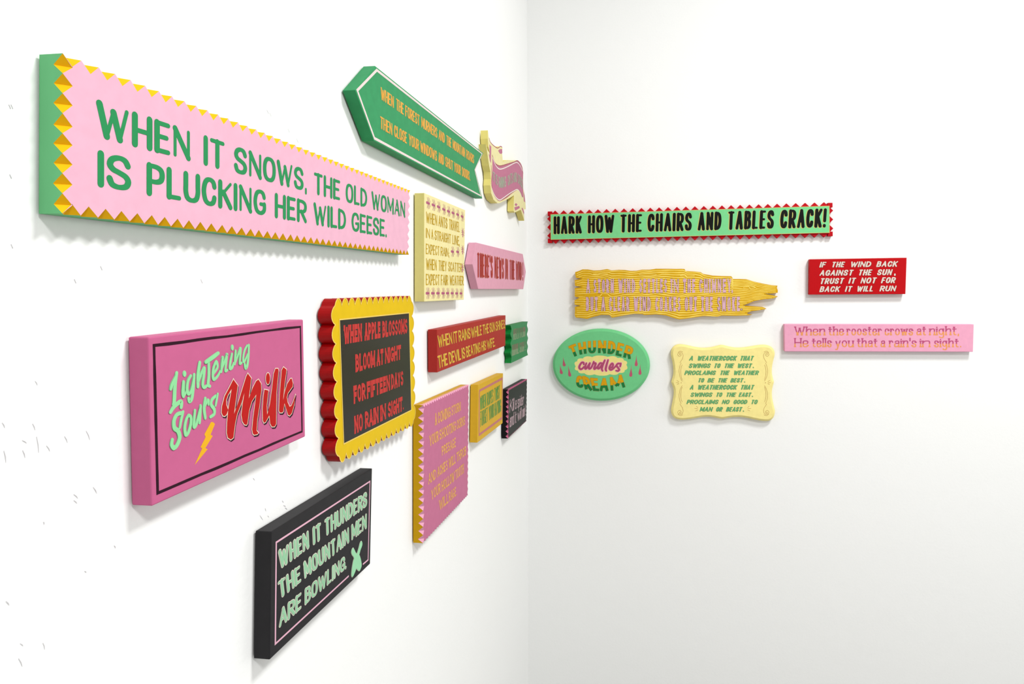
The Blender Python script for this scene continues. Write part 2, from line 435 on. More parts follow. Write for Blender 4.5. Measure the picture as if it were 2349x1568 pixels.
line(pk, PL, ID, [(223.4, 343.8), (882.7, 503.2), (882.7, 543.5), (223.4, 427.4)], [('IS', 223.4, 301.5), ('PLUCKING', 335.9, 610), ('HER', 630.1, 703.6), ('WILD', 718.9, 793.6), ('GEESE', 806.2, 883), ('.', 884, 887)], stp, gm)

# 2 ---- green arrow sign
Z3 = zoom(770, 130, 1130, 470, 1660)
ar = sign('arrow_sign', 'tilted green arrow-shaped board with pale border and gold words about the forest', 'sign', PL, (950, 310))
out = [PL.uv(*Z3(*q)) for q in ((418, 97), (205, 352), (405, 890), (1552, 1500), (1478, 1195), (1562, 1020))]
mb = MB(); mb.prism(PL, out, GAP, T); mb.build('board', paint('leaf_green', (58, 158, 100), LIT_L, grain=.06), ar, bevel=.0006)
strip(ar, PL, Z3, [(434, 142), (228, 355), (410, 862), (1535, 1470), (1472, 1198), (1548, 1026)], .0038, paint('border_pale', (246, 226, 222), LIT_L), 'border_line', True)
gold = paint('gold_paint', (242, 178, 66), LIT_L); peach = paint('peach_edge', (250, 206, 130), LIT_L)
st3 = dict(W=.15, hz=.7, thin=.8, gap=.05)
GL = [(.015, (-.02, 0), 1), (0, (0, 0), 0)]
line(ar, PL, Z3, [(477, 322), (1462, 1040), (1462, 1132), (477, 450)], [('WHEN', 477, 613), ('THE', 637, 718), ('FOREST', 735, 886), ('MURMERS', 905, 1073), ('AND', 1088, 1153), ('THE', 1170, 1222), ('MOUNTAIN', 1235, 1368), ('ROARS', 1380, 1462)], st3, [gold, peach], GL)
line(ar, PL, Z3, [(470, 628), (1418, 1215), (1418, 1310), (470, 757)], [('THEN', 470, 597), ('CLOSE', 617, 752), ('YOUR', 772, 880), ('WINDOWS', 893, 1070), ('AND', 1085, 1143), ('SHUT', 1158, 1240), ('YOUR', 1252, 1322), ('DOORS', 1336, 1414), ('.', 1417, 1422)], st3, [gold, peach], GL)

# 3 ---- ribbon banner by the corner
Zb = zoom(1090, 290, 1215, 510, 891)
bn = sign('ribbon_sign', 'cream and purple waving ribbon-shaped sign high on the left wall beside the corner', 'sign', PL, (1160, 400))
bo = [(208, 62), (222, 170), (250, 255), (300, 310), (365, 350), (410, 322), (445, 340), (442, 440), (452, 575), (540, 548), (620, 560), (690, 550), (740, 590), (772, 660), (787, 760), (783, 900), (786, 1010), (808, 1110), (822, 1240), (828, 1352), (800, 1352), (798, 1400), (803, 1540), (745, 1360), (645, 1408), (628, 1380), (634, 1125), (540, 1182), (480, 1215), (400, 1252), (365, 1255), (300, 1195), (262, 1090), (250, 960), (258, 860), (250, 740), (228, 640), (205, 480), (192, 390), (175, 288), (205, 390), (238, 435), (215, 330), (206, 200)]
cream = paint('ribbon_cream', (250, 240, 180), LIT_L)
mb = MB(); mb.prism(PL, [PL.uv(*Zb(*q)) for q in bo], GAP, T, 0, 1); mb.build('board', [cream, paint('ribbon_edge', (236, 222, 130), LIT_L*.9)], bn)
pur = paint('ribbon_purple', (204, 122, 152), LIT_L); red2 = paint('ribbon_line', (182, 98, 108), LIT_L); whi = paint('line_white', (253, 244, 236), LIT_L)
top = [(282, 470), (320, 590), (380, 640), (440, 640), (540, 610), (640, 580), (690, 560), (735, 600), (765, 660), (783, 760)]
bot = [(268, 960), (290, 1060), (330, 1150), (385, 1205), (440, 1195), (520, 1150), (600, 1085), (690, 1030), (740, 1070), (770, 1150)]
mb = MB(); mb.flat(PL, spline([PL.uv(*Zb(*q)) for q in top]) + spline([PL.uv(*Zb(*q)) for q in [(781, 880), (784, 1010), (786, 1160)]]) + spline([PL.uv(*Zb(*q)) for q in bot[::-1]]) + spline([PL.uv(*Zb(*q)) for q in [(272, 860), (280, 700)]]), LET)
mb.build('painted_band', pur, bn)
def bline(pts, wd, mat, e, name='wave_line'):
    mb = MB(); mb.ribbon(PL, spline([PL.uv(*Zb(*q)) for q in pts]), wd, e, 0); mb.build(name, mat, bn)
bline(top, .003, red2, LET+2e-5); bline(bot, .003, red2, LET+2e-5)
bline([(288, 510), (330, 625), (385, 690), (445, 690), (540, 650), (640, 597), (690, 590), (740, 650), (768, 720)], .0026, whi, LET+4e-5)
bline([(272, 1010), (305, 1100), (350, 1170), (400, 1200), (450, 1175), (540, 1110), (620, 1060), (685, 1030), (730, 1070), (770, 1180)], .0026, whi, LET+4e-5)
bline([(228, 190), (250, 255), (300, 310), (365, 352), (412, 325), (440, 338)], .0022, red2, LET)
bline([(262, 640), (270, 800), (262, 940)], .003, red2, LET)
for pl in ([(375, 395), (400, 370), (440, 368), (444, 430), (425, 450), (400, 440)], [(232, 290), (262, 330), (262, 420), (258, 600), (235, 470)], [(222, 450), (258, 500), (258, 600), (240, 560)], [(645, 1275), (665, 1250), (692, 1275), (668, 1305)], [(640, 1320), (720, 1298), (730, 1330), (655, 1375)], [(757, 1335), (775, 1328), (800, 1400), (798, 1440)], [(790, 1060), (808, 1130), (818, 1240), (795, 1220)]):
    FE = globals().get('FE', LET)+1e-5; mb = MB(); mb.flat(PL, [PL.uv(*Zb(*q)) for q in pl], FE); mb.build('painted_fold', pur, bn)
cv = Curve(PL, Zb, [(285, 730), (330, 770), (390, 820), (450, 825), (530, 800), (600, 760), (670, 755), (730, 800), (780, 880)], [(290, 885), (330, 930), (390, 990), (450, 1000), (530, 970), (600, 930), (670, 910), (730, 960), (782, 1040)])
mb = MB()
for g, mi, e in ((.02, 1, LET+1e-4), (0, 0, LET+3e-4)):
    for t, a, b in (('IT', .01, .1), ('IS', .13, .2), ('RAINING', .235, .46), ('CATS', .5, .64), ('AND', .66, .77), ('DOGS', .8, .98)): word(mb, cv, t, a, b, dict(W=.13, hz=.75, gap=.04), e, mi, g)
mb.build('lettering', [paint('grey_green', (178, 186, 164), LIT_L), paint('pale_edge', (214, 184, 180), LIT_L)], bn)

# 4 ---- cream ants sign
Z4 = zoom(930, 420, 1090, 700, 896)
an = sign('square_sign', 'cream board with rows of purple ants around mustard words about ants travelling', 'sign', PL, (1018, 565))
mb = MB(); mb.prism(PL, [PL.uv(*q) for q in ((973.4, 442.3), (1067.1, 481.6), (1063.9, 687), (973.4, 691.4))], GAP, T, 0, 1)
mb.build('board', [paint('ants_cream', (252, 240, 176), LIT_L), paint('ants_side_shaded', (238, 224, 140), LIT_L)], an, bevel=.0006)  # sides use a darker copy of the cream, their shade put into the colour
must = paint('mustard', (206, 166, 28), LIT_L)
st4 = dict(W=.16, hz=.65, thin=.75, gap=.06)
for cr, ws in (([(265, 362), (695, 500), (695, 632), (265, 508)], [('WHEN', 265, 408), ('ANTS', 423, 538), ('TRAVEL', 560, 697)]),
               ([(262, 572), (692, 682), (692, 803), (262, 702)], [('IN', 262, 315), ('A', 330, 358), ('STRAIGHT', 375, 585), ('LINE', 603, 690), (',', 688, 697)]),
               ([(262, 772), (555, 835), (555, 945), (262, 910)], [('EXPECT', 262, 438), ('RAIN', 452, 552), (';', 556, 565)]),
               ([(265, 962), (725, 1030), (725, 1145), (265, 1112)], [('WHEN', 265, 402), ('THEY', 425, 530), ('SCATTER', 550, 725)]),
               ([(262, 1162), (748, 1190), (748, 1312), (262, 1310)], [('EXPECT', 262, 440), ('FAIR', 455, 548), ('WEATHER', 568, 745), ('.', 746, 751)])):
    line(an, PL, Z4, cr, ws, st4, must)
antm = paint('ant_purple', (190, 98, 134), LIT_L)
def ant(x, y, up, k=1.0):
    c = PL.uv(*Z4(x, y)); s = .0072*k; mb = MB()
    R = (lambda a, b: c+Vector((a, b))*s) if not up else (lambda a, b: c+Vector((-b, a))*s)
    el = lambda cx, rx, ry: mb.poly([PL.w(R(cx+rx*math.cos(t), ry*math.sin(t)), LET-cx*1e-5) for t in [2*math.pi*i/14 for i in range(14)]])
    el(-.75, .55, .36); el(.1, .38, .24); el(.75, .35, .27)
    for sg in (1, -1):
        for x0, x1, h in ((-.15, -.65, 1.25), (.1, .15, 1.35), (.3, .75, 1.2)):
            mb.ribbon(PL, [R(x0, 0), R((x0+x1)/2+.05, sg*.6), R(x1, sg*h)], .0011, LET+1e-5)
        mb.ribbon(PL, [R(.9, 0), R(1.15, sg*.4), R(1.45, sg*.75)], .0008, LET+1e-5)
    mb.build('painted_ant', antm, an)
for x, y in ((292, 255), (362, 282), (428, 305), (495, 338), (555, 362), (613, 383), (672, 403), (730, 428), (287, 1412), (355, 1412), (420, 1412), (485, 1412), (543, 1412), (602, 1412), (660, 1414), (715, 1414)): ant(x, y, False)
for x, y in ((605, 878), (672, 882)): ant(x, y, False)
for x, y in ((737, 640), (735, 860), (733, 1090)): ant(x, y, True, .95)

# 5 ---- pink pointed sign
Z5 = zoom(1060, 280, 1220, 680, 627)
nw = sign('pointed_sign', 'light pink board with two pointed ends and dark red words about news in the wind', 'sign', PL, (1145, 610))
mb = MB(); mb.prism(PL, [PL.uv(*q) for q in ((1092.6, 556), (1084, 605.9), (1097, 662.6), (1200.4, 662.9), (1206.3, 623), (1199.2, 582.3))], GAP, T)
mb.build('board', paint('rose_pink', (238, 172, 194), LIT_L), nw, bevel=.0006)
line(nw, PL, Z5, [(133, 1170), (552, 1262), (552, 1422), (133, 1394)], [("THERE'S", 133, 275), ('NEWS', 290, 375), ('IN', 388, 412), ('THE', 425, 472), ('WIND', 484, 536), ('!', 543, 552)], dict(W=.16, hz=.5, thin=.7, gap=.035), [paint('dark_red', (176, 44, 40), LIT_L), paint('peach_edge2', (240, 176, 140), LIT_L)], [(.012, (.015, 0), 1), (0, (0, 0), 0)])

# 6 ---- lightening sours milk
Z6 = zoom(270, 720, 720, 1180, 1534); Z6b = zoom(460, 780, 700, 1030, 1505); Z6c = zoom(370, 770, 590, 1060, 1190)
mk = sign('rectangular_sign', 'dark pink board with black border, mint script and large red word Milk', 'sign', PL, (510, 940))
mb = MB(); mb.prism(PL, [PL.uv(*q) for q in ((340.4, 772.8), (695.9, 732.3), (700.6, 1001), (348.6, 1161))], GAP, T)
mb.build('board', paint('milk_pink', (210, 104, 150), LIT_L, grain=.02), mk, bevel=.0012)
blk = paint('border_black', (48, 14, 32), LIT_L)
cs = [(283, 246), (1428, 98), (1441, 915), (312, 1400)]
pts = []
for i in range(4):
    a, b = cs[i], cs[(i+1) % 4]
    for j in range(10): pts.append((a[0]+(b[0]-a[0])*j/10, a[1]+(b[1]-a[1])*j/10+random.uniform(-2.5, 2.5)))
strip(mk, PL, Z6, pts, [.0024*random.uniform(.85, 1.15) for _ in pts], blk, 'border_line', True)
mint = paint('mint', (154, 232, 166), LIT_L); mintedge = paint('mint_edge', (182, 236, 190), LIT_L)
U6 = (PL.uv(*Z6c(0, 100))-PL.uv(*Z6c(0, 0))).length/100
def script(parent, P, Z, unit, strokes, mats, name, dots=(), e=LET, edge=0):
    mb = MB()
    for k, (gr, mi) in enumerate(((edge, 1), (0, 0)) if edge else ((0, 0),)):
        for w_, pts in strokes:
            q = spline([P.uv(*Z(*p)) for p in pts], k=4)
            n = len(q); ws = [(w_*1.3+gr*2)*unit*(.84+.18*math.sin(math.pi*i/(n-1))) for i in range(n)]
            i0 = 0                                 # the brush turns at sharp cusps: start a new stroke there
            for i in range(1, n):
                if i == n-1 or (q[i]-q[i-1]).normalized().dot((q[i+1]-q[i]).normalized()) < .55:
                    mb.ribbon(P, q[i0:i+1], ws[i0:i+1], e+k*4e-4, mi, thick=True); i0 = i
        for x, y, rx, ry in dots:
            mb.poly([P.w(P.uv(*Z(x+(rx+gr)*math.cos(t), y-(ry+gr)*math.sin(t))), e+k*4e-4) for t in [2*math.pi*i/18 for i in range(18)]], mi)
    return mb.build(name, mats, parent)
script(mk, PL, Z6c, U6, [(36, [(108, 660), (125, 600), (180, 490)]), (42, [(185, 460), (165, 600), (155, 800), (145, 850)]), (44, [(108, 945), (150, 880), (215, 825), (242, 825), (240, 885)]),
    (40, [(268, 570), (262, 700), (268, 750)]), (26, [(270, 755), (300, 690), (312, 650)]), (34, [(358, 495), (322, 560), (310, 660), (330, 720), (365, 670), (395, 520)]), (38, [(402, 480), (390, 650), (372, 780), (345, 812), (332, 775)]),
    (42, [(470, 330), (450, 480), (448, 630)]), (36, [(455, 560), (500, 440), (525, 400), (520, 480), (505, 600), (525, 640), (560, 615)]),
    (46, [(545, 325), (620, 275), (698, 215)]), (38, [(582, 310), (585, 480), (575, 600), (598, 625)]), (34, [(640, 470), (690, 390), (675, 320), (640, 400), (632, 500), (648, 540), (690, 500), (722, 440)]),
    (36, [(755, 265), (735, 445)]), (32, [(740, 410), (790, 280), (808, 230), (800, 320), (790, 430), (815, 425)]), (36, [(870, 225), (850, 330), (845, 400), (870, 395), (892, 340)]),
    (34, [(915, 185), (905, 350)]), (32, [(910, 330), (950, 220), (975, 155), (970, 250), (965, 340), (988, 335)]), (30, [(1060, 120), (1025, 190), (1010, 290), (1025, 320), (1065, 230)]), (36, [(1080, 115), (1075, 250), (1060, 370), (1040, 400), (1028, 350)])],
    [mint, mintedge], 'script_word', [(283, 470, 21, 38), (877, 145, 17, 36)], edge=3)
script(mk, PL, Z6c, U6, [(32, [(265, 940), (240, 1040), (222, 1140)]), (44, [(250, 958), (190, 975), (150, 1050), (155, 1140), (200, 1180), (220, 1260), (190, 1350), (150, 1390), (120, 1350), (128, 1290)]),
    (36, [(330, 985), (300, 1040), (282, 1140), (295, 1225), (325, 1200), (355, 1100), (358, 1010), (335, 985)]), (36, [(408, 925), (395, 1080), (402, 1130), (430, 1080), (480, 880)]), (34, [(482, 865), (470, 1080)]),
    (38, [(540, 775), (525, 900), (540, 1020)]), (30, [(535, 870), (572, 795), (578, 850)]), (28, [(692, 718), (665, 865)]), (38, [(672, 745), (625, 790), (612, 850), (650, 910), (650, 970), (605, 1005)])],
    [mint, mintedge], 'script_word', edge=3)
mb = MB(); mb.flat(PL, [PL.uv(*Z6c(*q)) for q in ((615, 1068), (640, 1068), (665, 1092), (610, 1225), (637, 1240), (545, 1392), (574, 1405), (411, 1602), (505, 1395), (485, 1380), (548, 1255), (533, 1220))], LET)
mb.build('lightning_bolt', paint('bolt_yellow', (248, 186, 36), LIT_L), mk)
shapes = [
 [(465, 562), (528, 650), (505, 830), (474, 1060), (545, 860), (600, 680), (650, 520), (672, 476), (722, 545), (706, 690), (686, 838), (740, 690), (790, 590), (825, 562), (862, 620), (868, 720), (840, 950), (808, 1155), (800, 1300), (825, 1330), (812, 1350), (765, 1360), (745, 1340), (735, 1280), (752, 1100), (775, 930), (795, 778), (730, 880), (692, 1010), (668, 1195), (655, 1218), (625, 1212), (595, 1165), (580, 1070), (600, 900), (625, 752), (575, 920), (520, 1060), (490, 1200), (465, 1400), (430, 1428), (385, 1400), (370, 1330), (374, 1180), (390, 1000), (415, 850), (440, 700)],
 [(465, 562), (400, 690), (340, 800), (300, 950), (295, 1040), (315, 1085), (345, 1090), (370, 1060), (390, 1000), (364, 930), (362, 860), (388, 785), (440, 700), (490, 620)],
 [(912, 708), (970, 722), (945, 940), (952, 1070), (990, 920), (1020, 700), (1045, 480), (1070, 408), (1108, 408), (1115, 440), (1085, 760), (1080, 1205), (1060, 1240), (1020, 1242), (995, 1200), (982, 1080), (960, 1120), (930, 1175), (905, 1188), (888, 1150), (885, 980), (898, 800)],
 [(962+30*math.cos(t), 552-82*math.sin(t)) for t in [2*math.pi*i/20 for i in range(20)]],
 [(1185, 385), (1228, 420), (1226, 460), (1202, 640), (1180, 860), (1210, 720), (1240, 625), (1285, 552), (1305, 550), (1322, 620), (1318, 665), (1250, 760), (1235, 820), (1245, 890), (1275, 955), (1300, 940), (1330, 870), (1360, 770), (1340, 930), (1305, 1050), (1275, 1085), (1250, 1070), (1200, 905), (1185, 1020), (1170, 1040), (1132, 1040), (1120, 1010), (1130, 800), (1160, 430)]]
mb = MB(); u6 = (PL.uv(*Z6b(0, 100))-PL.uv(*Z6b(0, 0))).length/100
for j, sh in enumerate(shapes):
    q = [PL.uv(*Z6b(x+14, y+24)) for x, y in sh]
    mb.flat(PL, q, LET+j*8e-6, 2); mb.ribbon(PL, q, 16*u6, LET+5e-5, 2, closed=True)
for sh in shapes: mb.ribbon(PL, [PL.uv(*Z6b(*p)) for p in sh], 25*u6, LET+2.5e-4, 1, closed=True)
for j, sh in enumerate(shapes): mb.flat(PL, [PL.uv(*Z6b(*p)) for p in sh], LET+4.5e-4+j*8e-6, 0)
mb.build('script_word', [paint('milk_red', (196, 26, 24), LIT_L), paint('milk_cream', (252, 236, 214), LIT_L), blk], mk)

# 7 ---- scalloped apple blossom sign
Z7 = zoom(710, 670, 970, 1080, 994)
ap = sign('scalloped_sign', 'scalloped sign with red sides, yellow frame and black panel of red western letters', 'sign', PL, (850, 870))
cq = [PL.uv(*Z7(*q)) for q in ((222, 118), (893, 78), (912, 1120), (262, 1440))]
def scallop(q, counts, amp):
    o = []
    for s_ in range(4):
        a, b = q[s_], q[(s_+1) % 4]; n = counts[s_]; d = (b-a); L_ = d.length/n; d.normalize(); nn = Vector((-d.y, d.x))
        for i in range(n):
            for j in range(8):
                t = j/8; o.append(a+d*L_*(i+t)+nn*amp*math.sin(math.pi*t)**.7)
    return o
sc_ = scallop(cq, (14, 8, 14, 8), .0085)
mb = MB(); mb.prism(PL, sc_, GAP, T-.0004, 0, 0); mb.build('board', paint('scallop_red', (174, 4, 8), LIT_L, rough=.4), ap)
mb = MB(); mb.flat(PL, sc_, -.0002); mb.build('painted_frame', paint('frame_yellow', (238, 198, 14), LIT_L), ap)
pq = [(263, 240), (873, 180), (893, 1033), (300, 1330)]
mb = MB(); mb.flat(PL, [PL.uv(*Z7(*q)) for q in pq], 5e-5); mb.build('black_panel', paint('panel_black', (40, 40, 36), LIT_L, rough=.25), ap)
mb = MB(); mb.ribbon(PL, [PL.uv(*Z7(*q)) for q in pq], .0016, 8e-5, 0, closed=True); mb.ribbon(PL, sc_, .0014, 4e-5, 0, closed=True); mb.build('edge_line', paint('edge_pale', (250, 216, 110), LIT_L), ap)
wred = paint('western_red', (204, 60, 56), LIT_L)
st7 = dict(W=.14, hz=2.0, thin=.95, gap=.01, kmin=.1, caps='flat', serif=.018, sw=.29)
for cr, ws in (([(300, 290), (857, 230), (857, 360), (303, 455)], [('WHEN', 300, 460), ('APPLE', 480, 622), ('BLOSSOMS', 637, 857)]),
               ([(402, 545), (800, 460), (800, 588), (405, 702)], [('BLOOM', 402, 575), ('AT', 588, 648), ('NIGHT', 660, 802)]),
               ([(387, 820), (820, 685), (820, 815), (392, 978)], [('FOR', 387, 492), ('FIFTEEN', 503, 705), ('DAYS', 715, 822)]),
               ([(393, 1085), (820, 910), (820, 1038), (397, 1242)], [('NO', 393, 468), ('RAIN', 485, 605), ('IN', 618, 670), ('SIGHT', 685, 815), ('.', 816, 825)])):
    line(ap, PL, Z7, cr, ws, st7, wred)

# 8 ---- black bowling sign
Z8 = zoom(560, 1060, 870, 1530, 1034); Z8b = zoom(790, 1230, 860, 1340, 998)
bw = sign('rectangular_sign', 'lowest sign on the left wall, black board with pink border and bowling pins', 'sign', PL, (735, 1290))
mb = MB(); mb.prism(PL, [PL.uv(*q) for q in ((622.4, 1218.9), (853.8, 1073.5), (849.3, 1292.3), (618.5, 1512.7))], GAP, T)
mb.build('board', paint('bowling_black', (42, 41, 43), LIT_L, grain=.06, rough=.5), bw, bevel=.0008)
pinkl = paint('border_pink', (242, 188, 208), LIT_L)
strip(bw, PL, Z8, [(800, 868), (238, 1388), (245, 612), (962, 145), (948, 745), (908, 779)], .0021, pinkl, 'border_line')
mint2 = paint('letter_mint', (160, 214, 172), LIT_L); crm2 = paint('letter_cream', (226, 222, 204), LIT_L)
st8 = dict(W=.225, hz=.62, thin=.8, gap=.03)
L8 = [(.028, (0, 0), 1), (-.02, (0, 0), 0)]
line(bw, PL, Z8, [(270, 668), (938, 220), (938, 335), (280, 810)], [('WHEN', 270, 498), ('IT', 527, 592), ('THUNDERS', 615, 940)], st8, [mint2, crm2], L8)
line(bw, PL, Z8, [(268, 905), (935, 390), (935, 503), (283, 1035)], [('THE', 268, 438), ('MOUNTAIN', 460, 803), ('MEN', 820, 937)], st8, [mint2, crm2], L8)
line(bw, PL, Z8, [(265, 1132), (775, 708), (775, 815), (265, 1268)], [('ARE', 265, 438), ('BOWLING', 462, 772), ('.', 772, 781)], st8, [mint2, crm2], L8)
u8 = (PL.uv(*Z8b(0, 100))-PL.uv(*Z8b(0, 0))).length/100
pins = [[(540, 150), (572, 190), (570, 290), (520, 430), (480, 580), (420, 800), (380, 1030), (330, 1180), (262, 1315), (225, 1290), (222, 1180), (250, 960), (300, 730), (390, 580), (450, 400), (495, 230)],
        [(278, 372), (310, 420), (385, 565), (478, 610), (530, 760), (552, 930), (530, 1030), (478, 1122), (390, 1050), (330, 900), (302, 690), (240, 590), (218, 500), (240, 410)]]
for j, p in enumerate(pins):
    q = spline([PL.uv(*Z8b(*c)) for c in p], True, 4); mb = MB(); mb.ribbon(PL, q, 26*u8, LET+j*1e-4, 1, closed=True); mb.flat(PL, q, LET+4e-4+j*3e-5, 0)
    mb.build('bowling_pin', [paint('pin_mint', (164, 228, 180), LIT_L), crm2], bw)

# 9 ---- red rain sign
Z9 = zoom(960, 710, 1220, 870, 2349)
rn = sign('rectangular_sign', 'long red board with yellow words about rain while the sun shines, left wall', 'sign', PL, (1080, 790))
mb = MB(); mb.prism(PL, [PL.uv(*q) for q in ((1002.6, 755.6), (1159.8, 722.7), (1159.2, 792.5), (1003.2, 853.9))], GAP, T)
mb.build('board', paint('rain_red', (180, 48, 42), LIT_L), rn, bevel=.0008)
yl = paint('rain_yellow', (232, 184, 44), LIT_L); yle = paint('rain_edge', (250, 206, 120), LIT_L); yls = paint('rain_shadow', (130, 60, 20), LIT_L)
L9 = [(.01, (.05, -.01), 2), (.022, (0, 0), 1), (-.012, (0, 0), 0)]
st9 = dict(W=.15, hz=.65, thin=.8, gap=.07)
line(rn, PL, Z9, [(410, 535), (1780, 205), (1785, 382), (432, 780)], [('WHEN', 410, 697), ('IT', 727, 815), ('RAINS', 835, 1077), ('WHILE', 1093, 1310), ('THE', 1330, 1455), ('SUN', 1472, 1583), ('SHINES', 1600, 1785), (',', 1787, 1798)], st9, [yl, yle, yls], L9)
line(rn, PL, Z9, [(412, 955), (1575, 575), (1585, 755), (440, 1205)], [('THE', 412, 607), ('DEVIL', 637, 880), ('IS', 902, 968), ('BEATING', 993, 1285), ('HIS', 1308, 1400), ('WIFE', 1420, 1575), ('.', 1578, 1588)], st9, [yl, yle, yls], L9)

# 10 ---- small green sign with wavy ends
Zg = zoom(1155, 725, 1215, 835, 855)
gw = sign('wavy_sign', 'small green board with wavy ends, half hidden behind the red rain sign', 'sign', PL, (1190, 785))
lft = [(225, 298), (262, 440), (228, 585), (268, 740), (230, 895), (262, 1050), (230, 1195), (262, 1350), (242, 1532)]
rgt = [(800, 1268), (772, 1140), (798, 990), (770, 860), (800, 715), (770, 590), (800, 435), (770, 300), (795, 170)]
ol = [PL.uv(*Zg(225, 298))] + spline([PL.uv(*Zg(*q)) for q in lft], k=6)[1:] + spline([PL.uv(*Zg(*q)) for q in rgt], k=6)
mb = MB(); mb.prism(PL, ol, GAP, T, 0, 1); mb.build('board', [paint('wavy_green', (62, 148, 92), LIT_L), paint('wavy_side', (12, 128, 52), LIT_L)], gw)
tw = [paint('dusty_rose', (148, 126, 110), LIT_L), paint('pale_sage', (166, 180, 146), LIT_L)]
stg = dict(W=.13, hz=.9, gap=.03, split=.55, caps='flat', serif=.012)
line(gw, PL, Zg, [(315, 420), (712, 340), (712, 655), (308, 780)], [('WHEN', 312, 418), ('SEAS', 428, 508), ('ROAR', 525, 605), ('LOUD', 615, 712)], stg, tw)
line(gw, PL, Zg, [(280, 935), (745, 800), (745, 1110), (270, 1300)], [('RAIN', 274, 392), ('WILL', 405, 500), ('SOON', 520, 668), ('!', 690, 712), ('!', 722, 744)], stg, tw)

# 11 ---- tall pink storm sign with pink chips on yellow board
Zt = zoom(930, 860, 1090, 1260, 627)
so = sign('notched_sign', 'tall pink board with yellow sides and light pink notches, words about a coming storm', 'sign', PL, (1022, 1050))
chip_board(so, PL, [(970.8, 928.9), (1075.5, 881.7), (1073.4, 1135.6), (970.8, 1245.3)], (24, 17, 24, 17), .004, .0085,
           (paint('storm_pink', (208, 118, 154), LIT_L), paint('storm_side', (214, 164, 6), LIT_L), paint('chip_pink', (248, 178, 206), LIT_L)))
sta = dict(W=.14, hz=1.3, thin=.85, gap=.02, serif=.03, caps='flat', sw=.18)
apr = paint('apricot', (240, 176, 98), LIT_L)
for cr, ws in (([(265, 345), (495, 238), (495, 320), (268, 452)], [('A', 265, 284), ('COMING', 290, 406), ('STORM', 413, 496)]),
               ([(217, 540), (535, 363), (535, 445), (222, 638)], [('YOUR', 217, 300), ('SHOOTING', 306, 454), ('CORNS', 460, 536)]),
               ([(327, 640), (450, 558), (450, 645), (330, 722)], [('PRESAGE', 327, 452)]),
               ([(205, 890), (545, 632), (545, 715), (207, 982)], [('AND', 205, 276), ('ACHES', 285, 379), ('WILL', 388, 451), ('THROB', 458, 546)]),
               ([(232, 1030), (523, 793), (523, 880), (235, 1122)], [('YOUR', 232, 316), ('HOLLOW', 324, 440), ('TOOTH', 447, 524)]),
               ([(305, 1120), (455, 998), (455, 1083), (310, 1212)], [('WILL', 305, 385), ('RAGE', 391, 454), ('.', 455, 460)])):
    line(so, PL, Zt, cr, ws, sta, apr)

# 12 ---- yellow ropes sign
Zy = zoom(1070, 840, 1220, 1020, 1307)
yw = sign('rectangular_sign', 'mustard yellow board with pink border and crowded green letters, left wall', 'sign', PL, (1125, 935))
mb = MB(); mb.prism(PL, [PL.uv(*q) for q in ((1097, 881.9), (1154, 855.5), (1152.9, 970.3), (1095, 1015))], GAP, T)
mb.build('board', paint('ropes_yellow', (228, 180, 46), LIT_L), yw, bevel=.0008)
mb = MB(); bp_ = paint('ropes_pink', (204, 126, 126), LIT_L)
for pl in ([(255, 465), (722, 213), (722, 265), (255, 512)], [(245, 1345), (718, 1000), (718, 1048), (245, 1397)], [(250, 500), (264, 495), (258, 1340), (245, 1350)], [(711, 265), (722, 260), (718, 1010), (708, 1015)]): mb.flat(PL, [PL.uv(*Zy(*q)) for q in pl], LET+len(mb.f)*6e-6)
mb.build('border_band', bp_, yw)
grn = paint('ropes_green', (98, 156, 74), LIT_L)
sty = dict(W=.13, hz=.8, gap=.03)
line(yw, PL, Zy, [(272, 603), (667, 368), (667, 635), (272, 880)], [('WHEN', 272, 390), ('ROPES', 408, 540), ('TWIST', 555, 667)], sty, grn)
line(yw, PL, Zy, [(275, 905), (692, 648), (692, 898), (275, 1215)], [('FORGET', 275, 428), ('YOUR', 445, 548), ('HAYING', 560, 692)], sty, grn)

# 13 ---- black spider sign
Zp = zoom(1140, 860, 1220, 1010, 836)
sp = sign('notched_sign', 'small black board with pink notched edge beside the corner, pale script about a spider', 'sign', PL, (1187, 940))
chip_board(sp, PL, [(1166.3, 893), (1209.1, 868.8), (1207.5, 965.7), (1165.4, 1005.5)], (18, 10, 18, 10), .004, .0068,
           (paint('spider_black', (44, 48, 44), LIT_L), paint('spider_side', (20, 18, 20), LIT_L), paint('spider_pink', (204, 106, 142), LIT_L)))
spl = paint('spider_letter', (206, 176, 184), LIT_L)
sts = dict(xh=.7, W=.12, hz=.8, gap=.05, slant=.12)
line(sp, PL, Zp, [(302, 590), (650, 440), (650, 690), (302, 905)], [('Kill', 303, 415), ('a', 430, 472), ('spider', 487, 648)], sts, spl)
line(sp, PL, Zp, [(300, 950), (695, 690), (695, 950), (300, 1262)], [('and', 302, 408), ('it', 420, 468), ('will', 485, 588), ('rain', 600, 668), ('!', 678, 692)], sts, spl)

